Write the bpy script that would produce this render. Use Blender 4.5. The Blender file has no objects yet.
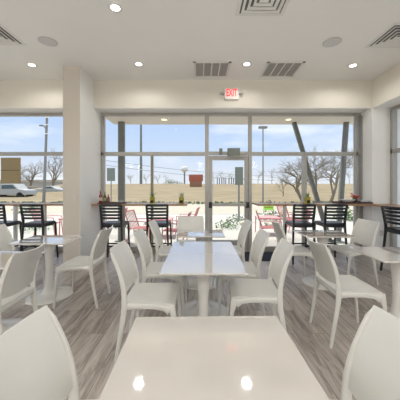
import bpy, bmesh, math, random
from mathutils import Vector, Matrix
random.seed(7)
R = math.radians
SC = bpy.context.scene
COL = SC.collection
CH, F = 1.44, 250.0          # eye height, focal length in pixels of the 400 px frame

# ------------------------------------------------------------------ materials
def mat(name, col, rough=.5, var=.04, scale=8, metal=0, coat=0, spec=.5, bump=0, bscale=40, stretch=None):
    m = bpy.data.materials.new(name); m.use_nodes = True
    nt = m.node_tree; b = nt.nodes['Principled BSDF']
    tc = nt.nodes.new('ShaderNodeTexCoord'); mp = nt.nodes.new('ShaderNodeMapping')
    nt.links.new(tc.outputs['Object'], mp.inputs['Vector'])
    if stretch: mp.inputs['Scale'].default_value = stretch
    n = nt.nodes.new('ShaderNodeTexNoise'); n.inputs['Scale'].default_value = scale; n.inputs['Detail'].default_value = 4
    nt.links.new(mp.outputs[0], n.inputs['Vector'])
    r = nt.nodes.new('ShaderNodeValToRGB')
    r.color_ramp.elements[0].position = .3; r.color_ramp.elements[1].position = .7
    r.color_ramp.elements[0].color = [max(0, c*(1-var)) for c in col]+[1]
    r.color_ramp.elements[1].color = [min(1, c*(1+var)) for c in col]+[1]
    nt.links.new(n.outputs['Fac'], r.inputs[0]); nt.links.new(r.outputs[0], b.inputs['Base Color'])
    b.inputs['Roughness'].default_value = rough; b.inputs['Metallic'].default_value = metal
    b.inputs['Coat Weight'].default_value = coat; b.inputs['Coat Roughness'].default_value = .04
    b.inputs['Specular IOR Level'].default_value = spec
    if bump:
        n2 = nt.nodes.new('ShaderNodeTexNoise'); n2.inputs['Scale'].default_value = bscale
        nt.links.new(mp.outputs[0], n2.inputs['Vector'])
        bp = nt.nodes.new('ShaderNodeBump'); bp.inputs['Strength'].default_value = bump; bp.inputs['Distance'].default_value = .02
        nt.links.new(n2.outputs['Fac'], bp.inputs['Height']); nt.links.new(bp.outputs[0], b.inputs['Normal'])
    return m

def emit(name, col, s):
    m = bpy.data.materials.new(name); m.use_nodes = True
    b = m.node_tree.nodes['Principled BSDF']
    b.inputs['Base Color'].default_value = (*col, 1)
    b.inputs['Emission Color'].default_value = (*col, 1); b.inputs['Emission Strength'].default_value = s
    return m

M = {}
M['wall'] = mat('wall_paint', (.82, .82, .80), .55, .01, 3)
M['tan'] = mat('tan_wall_paint', (.76, .715, .635), .6, .01, 3)
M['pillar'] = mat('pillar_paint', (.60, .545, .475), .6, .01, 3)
M['ceil'] = mat('ceiling_paint', (.91, .91, .895), .6, .01, 2)
M['frame'] = mat('window_metal', (.40, .39, .365), .4, .03, 12, metal=.25)
M['table'] = mat('table_gloss', (.58, .55, .51), .045, .01, 3, coat=1, spec=.9)
M['tedge'] = mat('pedestal_plastic', (.72, .705, .67), .22, .01, 3, coat=.3)
M['chair'] = mat('chair_plastic', (.64, .63, .59), .38, .015, 6)
M['black'] = mat('black_plastic', (.012, .014, .018), .33, .1, 10)
M['pink'] = mat('pink_metal', (.66, .27, .28), .45, .08, 12)
M['redm'] = mat('red_metal', (.70, .06, .09), .45, .08, 12)
M['counter'] = mat('counter_wood', (.36, .20, .10), .3, .25, 6, stretch=(1, 6, 6))
M['post'] = mat('post_metal', (.70, .70, .68), .4, .02)
M['concrete'] = mat('concrete', (.44, .43, .405), .9, .06, 1.2)
M['asphalt'] = mat('pale_asphalt', (.40, .375, .315), .9, .05, .6)
M['white'] = mat('white_metal', (.82, .82, .80), .45, .01)
M['grille'] = mat('grille_grey', (.45, .44, .42), .6, .05)
M['recess'] = mat('vent_recess', (.2, .2, .2), .7, .05)
M['dark'] = mat('dark_recess', (.09, .09, .09), .7, .05)
M['mat'] = mat('navy_mat', (.016, .022, .045), .95, .25, 90, bump=.6, bscale=300)
M['steel'] = mat('canopy_steel', (.19, .20, .19), .5, .06, 5)
M['canopy'] = mat('canopy_soffit', (.62, .59, .52), .7, .03)
M['bark'] = mat('bare_bark', (.25, .22, .17), .95, .3, 12)
M['leaf'] = mat('leaf_green', (.13, .24, .08), .7, .35, 9)
M['leafd'] = mat('leaf_dull', (.16, .22, .13), .8, .35, 9)
M['rock'] = mat('pale_rock', (.52, .48, .42), .9, .15, 5, bump=.5, bscale=9)
M['brown'] = mat('brown_board', (.34, .27, .15), .8, .05, 3)
M['brick'] = mat('sign_brick', (.42, .12, .075), .85, .12, 5)
M['brick2'] = mat('sign_brick_base', (.33, .17, .10), .85, .12, 5)
M['signgrey'] = mat('sign_back', (.19, .22, .19), .5, .05)
M['pole'] = mat('pole_grey', (.24, .24, .23), .6, .08)
M['olive'] = mat('olive_pot', (.33, .31, .03), .5, .08, 20)
M['soil'] = mat('soil', (.03, .02, .015), .95, .2, 40)
M['lime'] = mat('lime_sign', (.38, .80, .12), .5, .03)
M['glassred'] = mat('red_bottle', (.28, .015, .02), .15, .1)
M['glassgreen'] = mat('green_bottle', (.05, .09, .02), .15, .1)
M['label'] = mat('paper_label', (.75, .62, .50), .7, .05)
M['cap'] = mat('bottle_cap', (.5, .02, .02), .4, .05)
M['tray'] = mat('tray_dark', (.07, .045, .04), .5, .15)
M['plate'] = mat('dish_pale', (.78, .80, .82), .2, .02)
M['flower'] = mat('petal_red', (.65, .03, .05), .6, .2, 30)
M['flowerp'] = mat('petal_pink', (.80, .25, .30), .6, .2, 30)
M['outlet'] = mat('outlet_plastic', (.60, .57, .52), .4, .01)
M['car'] = mat('car_white', (.42, .43, .43), .3, .02, coat=.5)
M['carglass'] = mat('car_glass', (.07, .11, .14), .15, .1)
M['tyre'] = mat('tyre_rubber', (.02, .02, .02), .9, .1)
M['bus'] = mat('van_grey', (.10, .16, .18), .3, .1)
M['lamp'] = emit('lamp_glow', (1, .93, .80), 5)
M['exitbox'] = mat('exit_box', (.80, .78, .74), .4, .01)
M['exitred'] = emit('exit_red', (.95, .05, .05), .75)
M['speaker'] = mat('speaker_mesh', (.68, .68, .68), .8, .05, 200)
M['gate'] = mat('post_dark', (.07, .08, .10), .8, .2)

def glass_mat():
    m = bpy.data.materials.new('window_glass'); m.use_nodes = True
    nt = m.node_tree; nt.nodes.clear()
    o = nt.nodes.new('ShaderNodeOutputMaterial'); mx = nt.nodes.new('ShaderNodeMixShader')
    t = nt.nodes.new('ShaderNodeBsdfTransparent'); t.inputs[0].default_value = (.975, .985, .98, 1)
    g = nt.nodes.new('ShaderNodeBsdfGlossy'); g.inputs['Roughness'].default_value = .02
    fr = nt.nodes.new('ShaderNodeFresnel'); fr.inputs[0].default_value = 1.13
    nt.links.new(fr.outputs[0], mx.inputs[0]); nt.links.new(t.outputs[0], mx.inputs[1]); nt.links.new(g.outputs[0], mx.inputs[2])
    nt.links.new(mx.outputs[0], o.inputs[0]); return m
M['glass'] = glass_mat()
M['mull'] = mat('olive_brown_metal', (.26, .235, .15), .5, .05)

def floor_mat():
    m = bpy.data.materials.new('plank_floor'); m.use_nodes = True
    nt = m.node_tree; L = nt.links.new; b = nt.nodes['Principled BSDF']
    tc = nt.nodes.new('ShaderNodeTexCoord'); mp = nt.nodes.new('ShaderNodeMapping')
    mp.inputs['Rotation'].default_value = (0, 0, R(90)); L(tc.outputs['Object'], mp.inputs[0])
    br = nt.nodes.new('ShaderNodeTexBrick')
    br.inputs['Scale'].default_value = 1; br.inputs['Brick Width'].default_value = 1.22; br.inputs['Row Height'].default_value = .155
    br.inputs['Mortar Size'].default_value = .0018; br.offset = .37; br.inputs['Bias'].default_value = 0
    br.inputs['Color1'].default_value = (0, 0, 0, 1); br.inputs['Color2'].default_value = (1, 1, 1, 1); br.inputs['Mortar'].default_value = (.5, .5, .5, 1)
    L(mp.outputs[0], br.inputs['Vector'])
    # per-plank offset of the grain
    vm = nt.nodes.new('ShaderNodeVectorMath'); vm.operation = 'MULTIPLY_ADD'
    L(br.outputs['Color'], vm.inputs[0]); vm.inputs[1].default_value = (7, 13, 5); L(mp.outputs[0], vm.inputs[2])
    m2 = nt.nodes.new('ShaderNodeMapping'); m2.inputs['Scale'].default_value = (1.3, 11, 1); L(vm.outputs[0], m2.inputs[0])
    n = nt.nodes.new('ShaderNodeTexNoise'); n.inputs['Scale'].default_value = 1.6; n.inputs['Detail'].default_value = 7; n.inputs['Roughness'].default_value = .68; n.inputs['Distortion'].default_value = 1.0
    L(m2.outputs[0], n.inputs['Vector'])
    ad = nt.nodes.new('ShaderNodeMath'); ad.operation = 'MULTIPLY_ADD'; L(br.outputs['Color'], ad.inputs[0]); ad.inputs[1].default_value = .16; L(n.outputs['Fac'], ad.inputs[2])
    r = nt.nodes.new('ShaderNodeValToRGB'); cr = r.color_ramp
    cr.elements[0].position = .36; cr.elements[0].color = (.14, .108, .088, 1)
    cr.elements[1].position = .78; cr.elements[1].color = (.53, .475, .42, 1)
    e = cr.elements.new(.50); e.color = (.265, .222, .19, 1)
    e = cr.elements.new(.60); e.color = (.40, .35, .305, 1)
    L(ad.outputs[0], r.inputs[0])
    mx = nt.nodes.new('ShaderNodeMixRGB'); L(br.outputs['Fac'], mx.inputs[0]); L(r.outputs[0], mx.inputs[1]); mx.inputs[2].default_value = (.14, .12, .10, 1)
    L(mx.outputs[0], b.inputs['Base Color'])
    b.inputs['Roughness'].default_value = .33; b.inputs['Specular IOR Level'].default_value = .6
    return m
M['floor'] = floor_mat()

def field_mat():
    m = mat('dry_grass', (.235, .19, .12), .95, .22, .9, stretch=(.35, 1, 1)); return m
M['field'] = field_mat()

# ------------------------------------------------------------------ geometry helper
class MB:
    def __init__(s): s.bm = bmesh.new(); s.mi = 0
    def face(s, vs):
        try:
            f = s.bm.faces.new(vs); f.material_index = s.mi; return f
        except ValueError: return None
    def box(s, x0, x1, y0, y1, z0, z1, mx=None):
        v = []
        for x in (x0, x1):
            for y in (y0, y1):
                for z in (z0, z1):
                    p = Vector((x, y, z)); v.append(s.bm.verts.new(mx @ p if mx else p))
        for q in ((0, 1, 3, 2), (4, 6, 7, 5), (0, 4, 5, 1), (2, 3, 7, 6), (0, 2, 6, 4), (1, 5, 7, 3)): s.face([v[i] for i in q])
        return s
    def tube(s, pts, rad, n=10, up=None, sq=None):
        """sweep along pts; rad = list of radius or (a,b) half sizes; sq -> superellipse section"""
        pts = [Vector(p) for p in pts]; rings = []
        if not isinstance(rad, (list, tuple)): rad = [rad]*len(pts)
        for i, p in enumerate(pts):
            t = (pts[min(i+1, len(pts)-1)]-pts[max(i-1, 0)]).normalized()
            u = Vector(up) if up else (Vector((0, 0, 1)) if abs(t.z) < .9 else Vector((1, 0, 0)))
            a = u - t*u.dot(t); a.normalize(); b = t.cross(a)
            ra, rb = rad[i] if isinstance(rad[i], (list, tuple)) else (rad[i], rad[i])
            ring = []
            for k in range(n):
                th = 2*math.pi*(k+.5)/n; c, d = math.cos(th), math.sin(th)
                if sq: c, d = math.copysign(abs(c)**sq, c), math.copysign(abs(d)**sq, d)
                ring.append(s.bm.verts.new(p+a*c*ra+b*d*rb))
            rings.append(ring)
        for i in range(len(rings)-1):
            for k in range(n): s.face([rings[i][k], rings[i][(k+1) % n], rings[i+1][(k+1) % n], rings[i+1][k]])
        s.face(rings[0][::-1]); s.face(rings[-1]); return s
    def lathe(s, prof, c=(0, 0), n=28):
        rings = []
        for r, z in prof: rings.append([s.bm.verts.new((c[0]+r*math.cos(2*math.pi*k/n), c[1]+r*math.sin(2*math.pi*k/n), z)) for k in range(n)])
        for i in range(len(rings)-1):
            for k in range(n): s.face([rings[i][k], rings[i][(k+1) % n], rings[i+1][(k+1) % n], rings[i+1][k]])
        s.face(rings[0][::-1]); s.face(rings[-1]); return s
    def grid(s, fn, nu, nv, thick):
        """solid sheet: fn(u,v)->(point, normal)"""
        A, B = [], []
        for i in range(nu+1):
            ra, rb = [], []
            for j in range(nv+1):
                p, nn = fn(i/nu, j/nv); ra.append(s.bm.verts.new(p+nn*thick/2)); rb.append(s.bm.verts.new(p-nn*thick/2))
            A.append(ra); B.append(rb)
        for i in range(nu):
            for j in range(nv):
                s.face([A[i][j], A[i+1][j], A[i+1][j+1], A[i][j+1]]); s.face([B[i][j], B[i][j+1], B[i+1][j+1], B[i+1][j]])
        for i in range(nu):
            s.face([A[i][0], B[i][0], B[i+1][0], A[i+1][0]]); s.face([A[i][nv], A[i+1][nv], B[i+1][nv], B[i][nv]])
        for j in range(nv):
            s.face([A[0][j], A[0][j+1], B[0][j+1], B[0][j]]); s.face([A[nu][j], B[nu][j], B[nu][j+1], A[nu][j+1]])
        return s
    def build(s, name, m, parent=None, loc=(0, 0, 0), bevel=0, smooth=True):
        bmesh.ops.recalc_face_normals(s.bm, faces=s.bm.faces)
        me = bpy.data.meshes.new(name); s.bm.to_mesh(me); s.bm.free()
        for x in (m if isinstance(m, list) else [m]): me.materials.append(x)
        if smooth:
            me.polygons.foreach_set('use_smooth', [True]*len(me.polygons)); me.set_sharp_from_angle(angle=R(38))
        o = bpy.data.objects.new(name, me); o.location = loc; COL.objects.link(o)
        if parent: o.parent = parent
        if bevel:
            b = o.modifiers.new('bevel', 'BEVEL'); b.width = bevel; b.segments = 2; b.limit_method = 'ANGLE'
        return o

def tag(o, label=None, cat=None, group=None, kind=None):
    if label: o['label'] = label
    if cat: o['category'] = cat
    if group: o['group'] = group
    if kind: o['kind'] = kind
    return o
def empty(name, loc=(0, 0, 0), rz=0):
    o = bpy.data.objects.new(name, None); o.location = loc; o.rotation_euler = (0, 0, rz); o.empty_display_size = .1; COL.objects.link(o); return o
def struct(name, mb, m, label=None, bevel=0, parent=None):
    o = mb.build(name, m, parent, bevel=bevel, smooth=False)
    if not parent: tag(o, label, name.split('_')[0] if not label else label.split()[-1], kind='structure')
    return o
def dup(o, parent=None):
    c = o.copy(); COL.objects.link(c); c.parent = parent
    for ch in list(o.children): dup(ch, c)
    return c
def place(proto, used, x, y, rz, label, z=0, sc=None):
    r = proto if not used else dup(proto)
    r.location = (x, y, z); r.rotation_euler = (0, 0, rz); r['label'] = label
    if sc: r.scale = sc
    return r
def px(u, v, Y): return Vector(((u-200)*Y/F, Y, CH-(v-186)*Y/F))

# ------------------------------------------------------------------ room shell
CZ, SZ = 3.63, 3.06
YS, YW, YO = 5.16, 5.55, 5.80
XL, XR, XRW, YB = -5.6, 3.55, 3.96, -4.2
def st(name, boxes, m, label, cat, bevel=0):
    mb = MB()
    for b in boxes: mb.box(*b)
    o = mb.build(name, m, bevel=bevel, smooth=False); return tag(o, label, cat, kind='structure')
st('floor', [(XL-.2, XRW+.1, YB-.2, YW+.06, -.06, 0)], M['floor'], 'grey brown wood look plank floor of the dining room', 'floor')
st('ceiling', [(XL-.2, 4.4, YB-.2, YO, CZ, CZ+.3)], M['ceil'], 'flat off-white ceiling over the dining room', 'ceiling')
st('wall_back', [(XL-.2, 4.4, YS, YO, SZ, CZ)], M['tan'], 'beige wall band above the storefront windows', 'wall')
st('wall_pier', [(XR, 4.4, YS, YO, 0, SZ)], M['wall'], 'white corner pier between the storefront and the side window', 'wall')
st('wall_right', [(XR, 4.4, YB, YS, SZ, CZ), (XR, 4.4, YB, -2.6, 0, SZ), (XR, 4.4, 1.0, 1.5, 0, SZ)], M['tan'], 'wall band and piers along the right side', 'wall')
st('wall_left', [(XL-.2, XL, YB, YO, SZ, CZ), (XL-.2, XL, YB, -3.4, 0, SZ), (XL-.2, XL, .8, 1.2, 0, SZ), (XL-.2, XL, 5.3, YO, 0, SZ)], M['wall'], 'off-white left side wall', 'wall')
st('wall_rear', [(XL, XR, YB-.2, YB, 0, CZ)], M['wall'], 'off-white rear wall behind the seating', 'wall')
st('wall_lit_side', [(-2.19, -2.187, 4.5605, YO-.26, 0, CZ)], M['wall'], 'pillar side facing the storefront, whitened for its window light', 'wall')  # thin white slab paints the window light onto the pillar's side
st('trim_lit_underside', [(XL, -2.5, YS+.004, YW-.05, SZ-.012, SZ), (-2.186, XR, YS+.004, YW-.05, SZ-.012, SZ), (XR+.004, XRW-.04, YB, YS, SZ-.012, SZ)], M['wall'], 'underside of the wall band over the windows, whitened for light from outside', 'trim')  # white strip paints in the light thrown up by the ground outside
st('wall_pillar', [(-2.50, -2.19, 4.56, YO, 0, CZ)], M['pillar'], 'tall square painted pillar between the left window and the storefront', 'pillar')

def pane(parent, x0, x1, z0, z1, y=YW):
    return MB().box(x0, x1, y-.004, y+.004, z0, z1).build('glass_pane', M['glass'], parent, smooth=False)
def frame(parent, boxes, name='window_frame'):
    mb = MB()
    for b in boxes: mb.box(*b)
    return mb.build(name, M['frame'], parent, bevel=.004, smooth=False)
def win(name, label):
    w = empty(name); tag(w, label, 'window', kind='structure'); return w
Y0, Y1 = YW-.05, YW+.05
TR0, TR1 = 2.11, 2.19        # transom rail heights
# window 1 left
w = win('window_1', 'wide window left of the pillar with one horizontal rail')
frame(w, [(XL, -2.50, Y0, Y1, SZ-.07, SZ), (XL, -2.50, Y0, Y1, TR0, TR1), (XL, -2.50, Y0, Y1, 0, .10), (XL, XL+.06, Y0, Y1, .10, SZ-.07), (-2.56, -2.50, Y0, Y1, .10, SZ-.07)])
pane(w, XL+.06, -2.56, TR1, SZ-.07); pane(w, XL+.06, -2.56, .1, TR0)
# window 2 storefront left of the door
def X(u, Y=YW): return (u-200)*Y/F
w = win('window_2', 'storefront window between the pillar and the glass door')
a, b, c = -2.19, X(205), X(208.7)
frame(w, [(a, c, Y0, Y1, SZ-.07, SZ), (a, b, Y0, Y1, TR0, TR1), (a, b, Y0, Y1, 0, .10), (a, a+.05, Y0, Y1, .10, SZ-.07), (b, c, Y0, Y1, .0, SZ-.07)])
frame(w, [(X(151), X(153.2), Y0, Y1, .10, TR0)], 'mullion').data.materials[0] = M['mull']
pane(w, a+.05, b, TR1, SZ-.07); pane(w, a+.05, X(151), .1, TR0); pane(w, X(153.2), b, .1, TR0)
# window 3 right of the door
w = win('window_3', 'storefront window between the glass door and the corner pier')
a, b, c = X(248.3), X(251.5), XR
frame(w, [(a, c, Y0, Y1, SZ-.07, SZ), (b, c, Y0, Y1, TR0, TR1), (b, c, Y0, Y1, 0, .10), (a, b, Y0, Y1, 0, SZ-.07), (X(355), X(357), Y0, Y1, .10, SZ-.07), (X(359), c, Y0-.05, Y1, .10, SZ-.07)])
frame(w, [(X(302.3), X(306), Y0, Y1, .10, TR0)], 'mullion')
pane(w, b, X(355), TR1, SZ-.07); pane(w, b, X(302.3), .1, TR0); pane(w, X(306), X(355), .1, TR0)
# window 4 over the door
w = win('window_4', 'glass panel directly above the door')
frame(w, [(X(208.7), X(248.3), Y0, Y1, SZ-.07, SZ), (X(208.7), X(248.3), Y0, Y1, TR0+.02, TR1+.01)])
pane(w, X(208.7), X(248.3), TR1+.01, SZ-.07)
# window 5 right wall
w = win('window_5', 'side window in the right wall beside the corner pier')
mb = MB()
for (ya, yb) in ((1.5, YS), (-2.6, 1.0)):
    x0, x1 = XRW-.04, XRW+.06
    for bx in ((x0, x1, ya, yb, SZ-.07, SZ), (x0, x1, ya, yb, TR0, TR1), (x0, x1, ya, yb, 0, .1), (x0, x1, ya, ya+.07, .1, SZ-.07), (x0, x1, yb-.07, yb, .1, SZ-.07)): mb.box(*bx)
mb.build('window_frame', M['frame'], w, bevel=.004, smooth=False)
for (ya, yb) in ((1.5, YS), (-2.6, 1.0)):
    MB().box(XRW+.01, XRW+.018, ya+.07, yb-.07, .1, SZ-.07).build('glass_pane', M['glass'], w, smooth=False)
w = win('window_added', 'unseen tall window added in the left side wall to let in light')  # unseen opening added to bring sky and ground light inside
mb = MB()
for (ya, yb) in ((1.2, 5.3), (-3.4, .8)):
    x0, x1 = XL-.15, XL-.05
    for bx in ((x0, x1, ya, yb, SZ-.07, SZ), (x0, x1, ya, yb, TR0, TR1), (x0, x1, ya, yb, 0, .1), (x0, x1, ya, ya+.07, .1, SZ-.07), (x0, x1, yb-.07, yb, .1, SZ-.07)): mb.box(*bx)
    MB().box(XL-.104, XL-.096, ya+.07, yb-.07, .1, SZ-.07).build('glass_pane', M['glass'], w, smooth=False)
mb.build('window_frame', M['frame'], w, bevel=.004, smooth=False)
# door
d = empty('door_1', (0, 0, 0)); tag(d, 'single glass exit door in a grey metal frame', 'door', kind='structure')
xa, xb, ya, yb = X(208.9), X(248.1), YW-.03, YW+.03
mb = MB()
for bx in ((xa, X(212.4), ya, yb, .02, TR0), (X(244.4), xb, ya, yb, .02, TR0), (X(212.4), X(244.4), ya, yb, 2.01, TR0), (X(212.4), X(244.4), ya, yb, .02, .24)): mb.box(*bx)
mb.build('door_leaf', M['frame'], d, bevel=.004, smooth=False)
MB().box(X(212.4), X(244.4), YW-.005, YW+.005, .24, 2.01).build('glass_pane', M['glass'], d, smooth=False)
MB().box(X(211), X(246), YW-.11, YW-.065, 1.00, 1.06).build('push_bar', M['frame'], d, bevel=.006)
for u in (210.3, 246.8): MB().box(X(u)-.035, X(u)+.035, YW-.12, YW-.03, .96, 1.09).build('latch_block', M['black'], d, bevel=.006)
cl = MB().box(X(227), X(239), YW-.16, YW-.05, 2.10, 2.26).box(X(219), X(222), YW-.12, YW-.05, 2.12, 2.26).build('door_closer', M['olive'] if 0 else M['signgrey'], d, bevel=.006)
MB().box(X(230), X(246), YW-.15, YW-.11, 2.07, 2.11).build('closer_arm', M['frame'], cl, bevel=.004)
st('trim_threshold', [(xa, xb, YW-.1, YW+.06, 0, .018)], M['frame'], 'metal threshold under the glass door', 'threshold')

o = MB().box(.62, 1.66, 4.78, 5.42, .001, .012).build('door_mat', M['mat'], bevel=.004); tag(o, 'dark navy entrance mat on the floor inside the glass door', 'mat')

# ------------------------------------------------------------------ ceiling fittings
def downlight(x, y, label):
    t = empty('recessed_downlight', (x, y, CZ)); tag(t, label, 'ceiling light', 'recessed ceiling downlights')
    mb = MB(); n = 28
    prof = [(.053, -.002), (.066, -.008), (.088, -.006), (.092, 0)]
    rings = [[mb.bm.verts.new((r*math.cos(6.28319*k/n), r*math.sin(6.28319*k/n), z)) for k in range(n)] for r, z in prof]
    for i in range(3):
        for k in range(n): mb.face([rings[i][k], rings[i][(k+1) % n], rings[i+1][(k+1) % n], rings[i+1][k]])
    mb.build('trim_ring', M['white'], t)
    MB().lathe([(.054, -.001), (.054, -.005)], n=28).build('lamp_lens', M['lamp'], t)
    l = bpy.data.lights.new('downlight_beam', 'SPOT'); l.energy = LP; l.color = (1, .97, .93); l.spot_size = R(165); l.spot_blend = .5; l.shadow_soft_size = .07
    lo = bpy.data.objects.new('downlight_beam', l); lo.location = (0, 0, -.03); lo.parent = t; COL.objects.link(lo)
LP = 15
for (x, y, lab) in ((-1.04, 3.07, 'round ceiling downlight nearest the camera, at the top centre-left'),
                    (-3.04, 4.52, 'round ceiling downlight left of the pillar'),
                    (-1.10, 4.49, 'round ceiling downlight just right of the pillar'),
                    (.84, 4.49, 'round ceiling downlight between the two return grilles'),
                    (2.78, 4.54, 'round ceiling downlight nearest the right wall')):
    downlight(x, y, lab)
k = 0
for yy in (1.6, -.2, -2.0, -3.4):
    for xx in (-4.4, -2.6, -.9, .9, 2.6):
        downlight(xx, yy, 'round ceiling downlight above and behind the camera')
def fill(x, y, lab):  # hanging globes added out of view as fill for ceiling and pillar
    t = empty('fill_lamp', (x, y, CZ)); tag(t, lab, 'pendant lamp', 'pendant globes added to brighten the room')
    MB().lathe([(.06, -.03), (.06, 0)], n=20).build('ceiling_cup', M['white'], t)
    MB().tube([(0, 0, -.03), (0, 0, -1.05)], .004, 6).build('cord', M['black'], t)
    MB().lathe([(.02, -1.36), (.09, -1.34), (.15, -1.26), (.165, -1.19), (.15, -1.12), (.09, -1.05), (.02, -1.04)], n=24).build('globe_shade', M['globe'], t)
    l = bpy.data.lights.new('fill_bulb', 'POINT'); l.energy = PP; l.color = (1, .96, .91); l.shadow_soft_size = .17
    lo = bpy.data.objects.new('fill_bulb', l); lo.location = (0, 0, -1.19); lo.parent = t; COL.objects.link(lo)
PP = 24
M['globe'] = M['glass'].copy(); M['globe'].name = 'clear_globe_glass'
for yy in (-.9, -2.8):
    for xx in (-3.4, 0, 2.6): fill(xx, yy, 'round glowing pendant lamp added unseen behind the camera to brighten the room')
def disc_thing(x, y, label):
    t = empty('ceiling_speaker', (x, y, CZ)); tag(t, label, 'speaker', 'ceiling speakers')
    MB().lathe([(.115, -.001), (.125, -.004), (.13, -.004), (.13, 0)], n=36).build('rim', M['grille'], t)
    MB().lathe([(.124, -.003), (.121, -.007), (.05, -.009)], n=36).build('speaker_grille', M['speaker'], t)
disc_thing(-152*3.79/F, 3.79, 'round grey ceiling speaker on the left beside the corner diffuser')
disc_thing(132*3.81/F, 3.81, 'round grey ceiling speaker on the right beside the corner diffuser')
def diffuser(x, y, label, s=.295):
    t = empty('ceiling_diffuser', (x, y, CZ)); tag(t, label, 'air vent', 'square ceiling air diffusers')
    MB().box(-s, s, -s, s, -.003, 0).build('backing', M['recess'], t, smooth=False)
    def ring(a0, z0, a1, z1):
        mb = MB(); th = .004
        for (za, zb) in ((0, 0),):
            P = []
            for (a, z) in ((a0, z0), (a1, z1), (a1, z1-th), (a0, z0-th)):
                P.append([mb.bm.verts.new((sx*a, sy*a, z)) for sx, sy in ((-1, -1), (1, -1), (1, 1), (-1, 1))])
            for i in range(4):
                for q in range(4): mb.face([P[i][q], P[i][(q+1) % 4], P[(i+1) % 4][(q+1) % 4], P[(i+1) % 4][q]])
        return mb
    ring(s+.01, -.001, s-.035, -.006).build('frame', M['white'], t, smooth=False)
    for q in range(4):
        a = s-.065-q*.062
        ring(a+.010, -.016, a-.024, -.003).build('louvre', M['white'], t, smooth=False)
    return t
diffuser(59*3.2/F+.0, 2.905, 'square ceiling diffuser cut by the top edge above the centre')
diffuser(2.90, 3.65, 'square ceiling diffuser at the right edge')
diffuser(-2.99, 3.58, 'square ceiling diffuser at the left edge')
def grille(x0, x1, y0, y1, label):
    t = empty('return_grille', ((x0+x1)/2, (y0+y1)/2, CZ)); tag(t, label, 'air vent', 'return air grilles')
    a, b = (x1-x0)/2, (y1-y0)/2
    MB().box(-a+.02, a-.02, -b+.02, b-.02, -.003, 0).build('backing', M['dark'], t, smooth=False)
    MB().box(-a, a, -b, -b+.045, -.007, 0).box(-a, a, b-.045, b, -.007, 0).box(-a, -a+.045, -b, b, -.007, 0).box(a-.045, a, -b, b, -.007, 0).build('frame', M['white'], t, smooth=False)
    mb = MB(); w4 = (2*a-.09)/4
    for q in (1, 2, 3): mb.box(-a+.045+q*w4-.01, -a+.045+q*w4+.01, -b+.04, b-.04, -.009, 0)
    mb.build('divider', M['white'], t, smooth=False)
    mb = MB(); n = 26
    for q in range(n):
        yy = -b+.05+(2*b-.1)*q/(n-1); mb.box(-a+.04, a-.04, yy-.0045, yy+.0055, -.008, -.004)
    mb.build('slats', M['grille'], t, smooth=False)
grille(-.12, .55, 4.40, 5.0, 'rectangular ceiling grille left of the exit sign')
grille(1.19, 1.86, 4.40, 5.0, 'rectangular ceiling grille right of the exit sign')

# exit sign on the beige wall band
t = empty('exit_sign', (31.5*5.13/F, YS, 3.31)); tag(t, 'white exit sign with red letters and small side lamps on the wall above the door', 'sign')
hs = MB().box(-.145, .145, -.05, 0, -.10, .13).build('housing', M['exitbox'], t, bevel=.01)
def text_mesh(s, name, m, parent, loc, size, sx=1.0, ext=.003):
    cu = bpy.data.curves.new(name, 'FONT'); cu.body = s; cu.size = size; cu.align_x = 'CENTER'; cu.align_y = 'CENTER'; cu.extrude = ext; cu.offset = .004
    tmp = bpy.data.objects.new(name, cu); COL.objects.link(tmp)
    dg = bpy.context.evaluated_depsgraph_get(); dg.update(); me = bpy.data.meshes.new_from_object(tmp.evaluated_get(dg))
    bpy.data.objects.remove(tmp); me.materials.clear(); me.materials.append(m)
    o = bpy.data.objects.new(name, me); COL.objects.link(o); o.parent = parent; o.location = loc; o.rotation_euler = (R(90), 0, 0); o.scale = (sx, 1, 1); return o
text_mesh('EXIT', 'exit_lettering', M['exitred'], hs, (0, -.053, .03), .21, .52)
for s in (-1, 1):
    MB().tube([(s*.145, -.025, .02), (s*.19, -.03, .02), (s*.215, -.075, .015)], [.012, .02, .034], 14).build('side_lamp', M['grille'], t)

def outlet(name, x, y, z, rz, label):
    t = empty(name, (x, y, z), rz); tag(t, label, 'outlet')
    t = MB().box(-.036, .036, -.008, 0, -.058, .058).build('cover_plate', M['outlet'], t, bevel=.003)
    MB().box(-.017, .017, -.011, -.006, .008, .038).box(-.017, .017, -.011, -.006, -.038, -.008).build('socket', M['outlet'], t, bevel=.002)
outlet('wall_outlet', -125*4.56/F, 4.56, 1.44-11*4.56/F, 0, 'small outlet plate on the front face of the pillar')
outlet('wall_outlet', 181.5*YS/F, YS, 1.44-47*YS/F, 0, 'small outlet plate on the white corner pier below the counter')

# ------------------------------------------------------------------ counters
CT = 1.075
def counter(label, boxes, posts):
    t = empty('window_counter', (boxes[0][0], boxes[0][2], CT)); tag(t, label, 'counter', 'bar counters along the windows')
    o = t.location
    mb = MB()
    for b in boxes: mb.box(b[0]-o.x, b[1]-o.x, b[2]-o.y, b[3]-o.y, -.035, 0)
    mb.build('counter_top', M['counter'], t, bevel=.004, smooth=False)
    for (x, y) in posts:
        MB().box(x-.028-o.x, x+.028-o.x, y-.028-o.y, y+.028-o.y, -CT, -.035).build('post', M['post'], t, bevel=.004)
counter('wooden bar counter under the left window, left of the pillar', [(XL+.02, -2.51, 5.05, 5.48)], [(-3.80, 5.15), (-3.20, 5.15), (-5.0, 5.15)])
counter('wooden bar counter from the pillar to the glass door', [(-2.18, -.262, 5.02, 5.48)], [])
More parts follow.
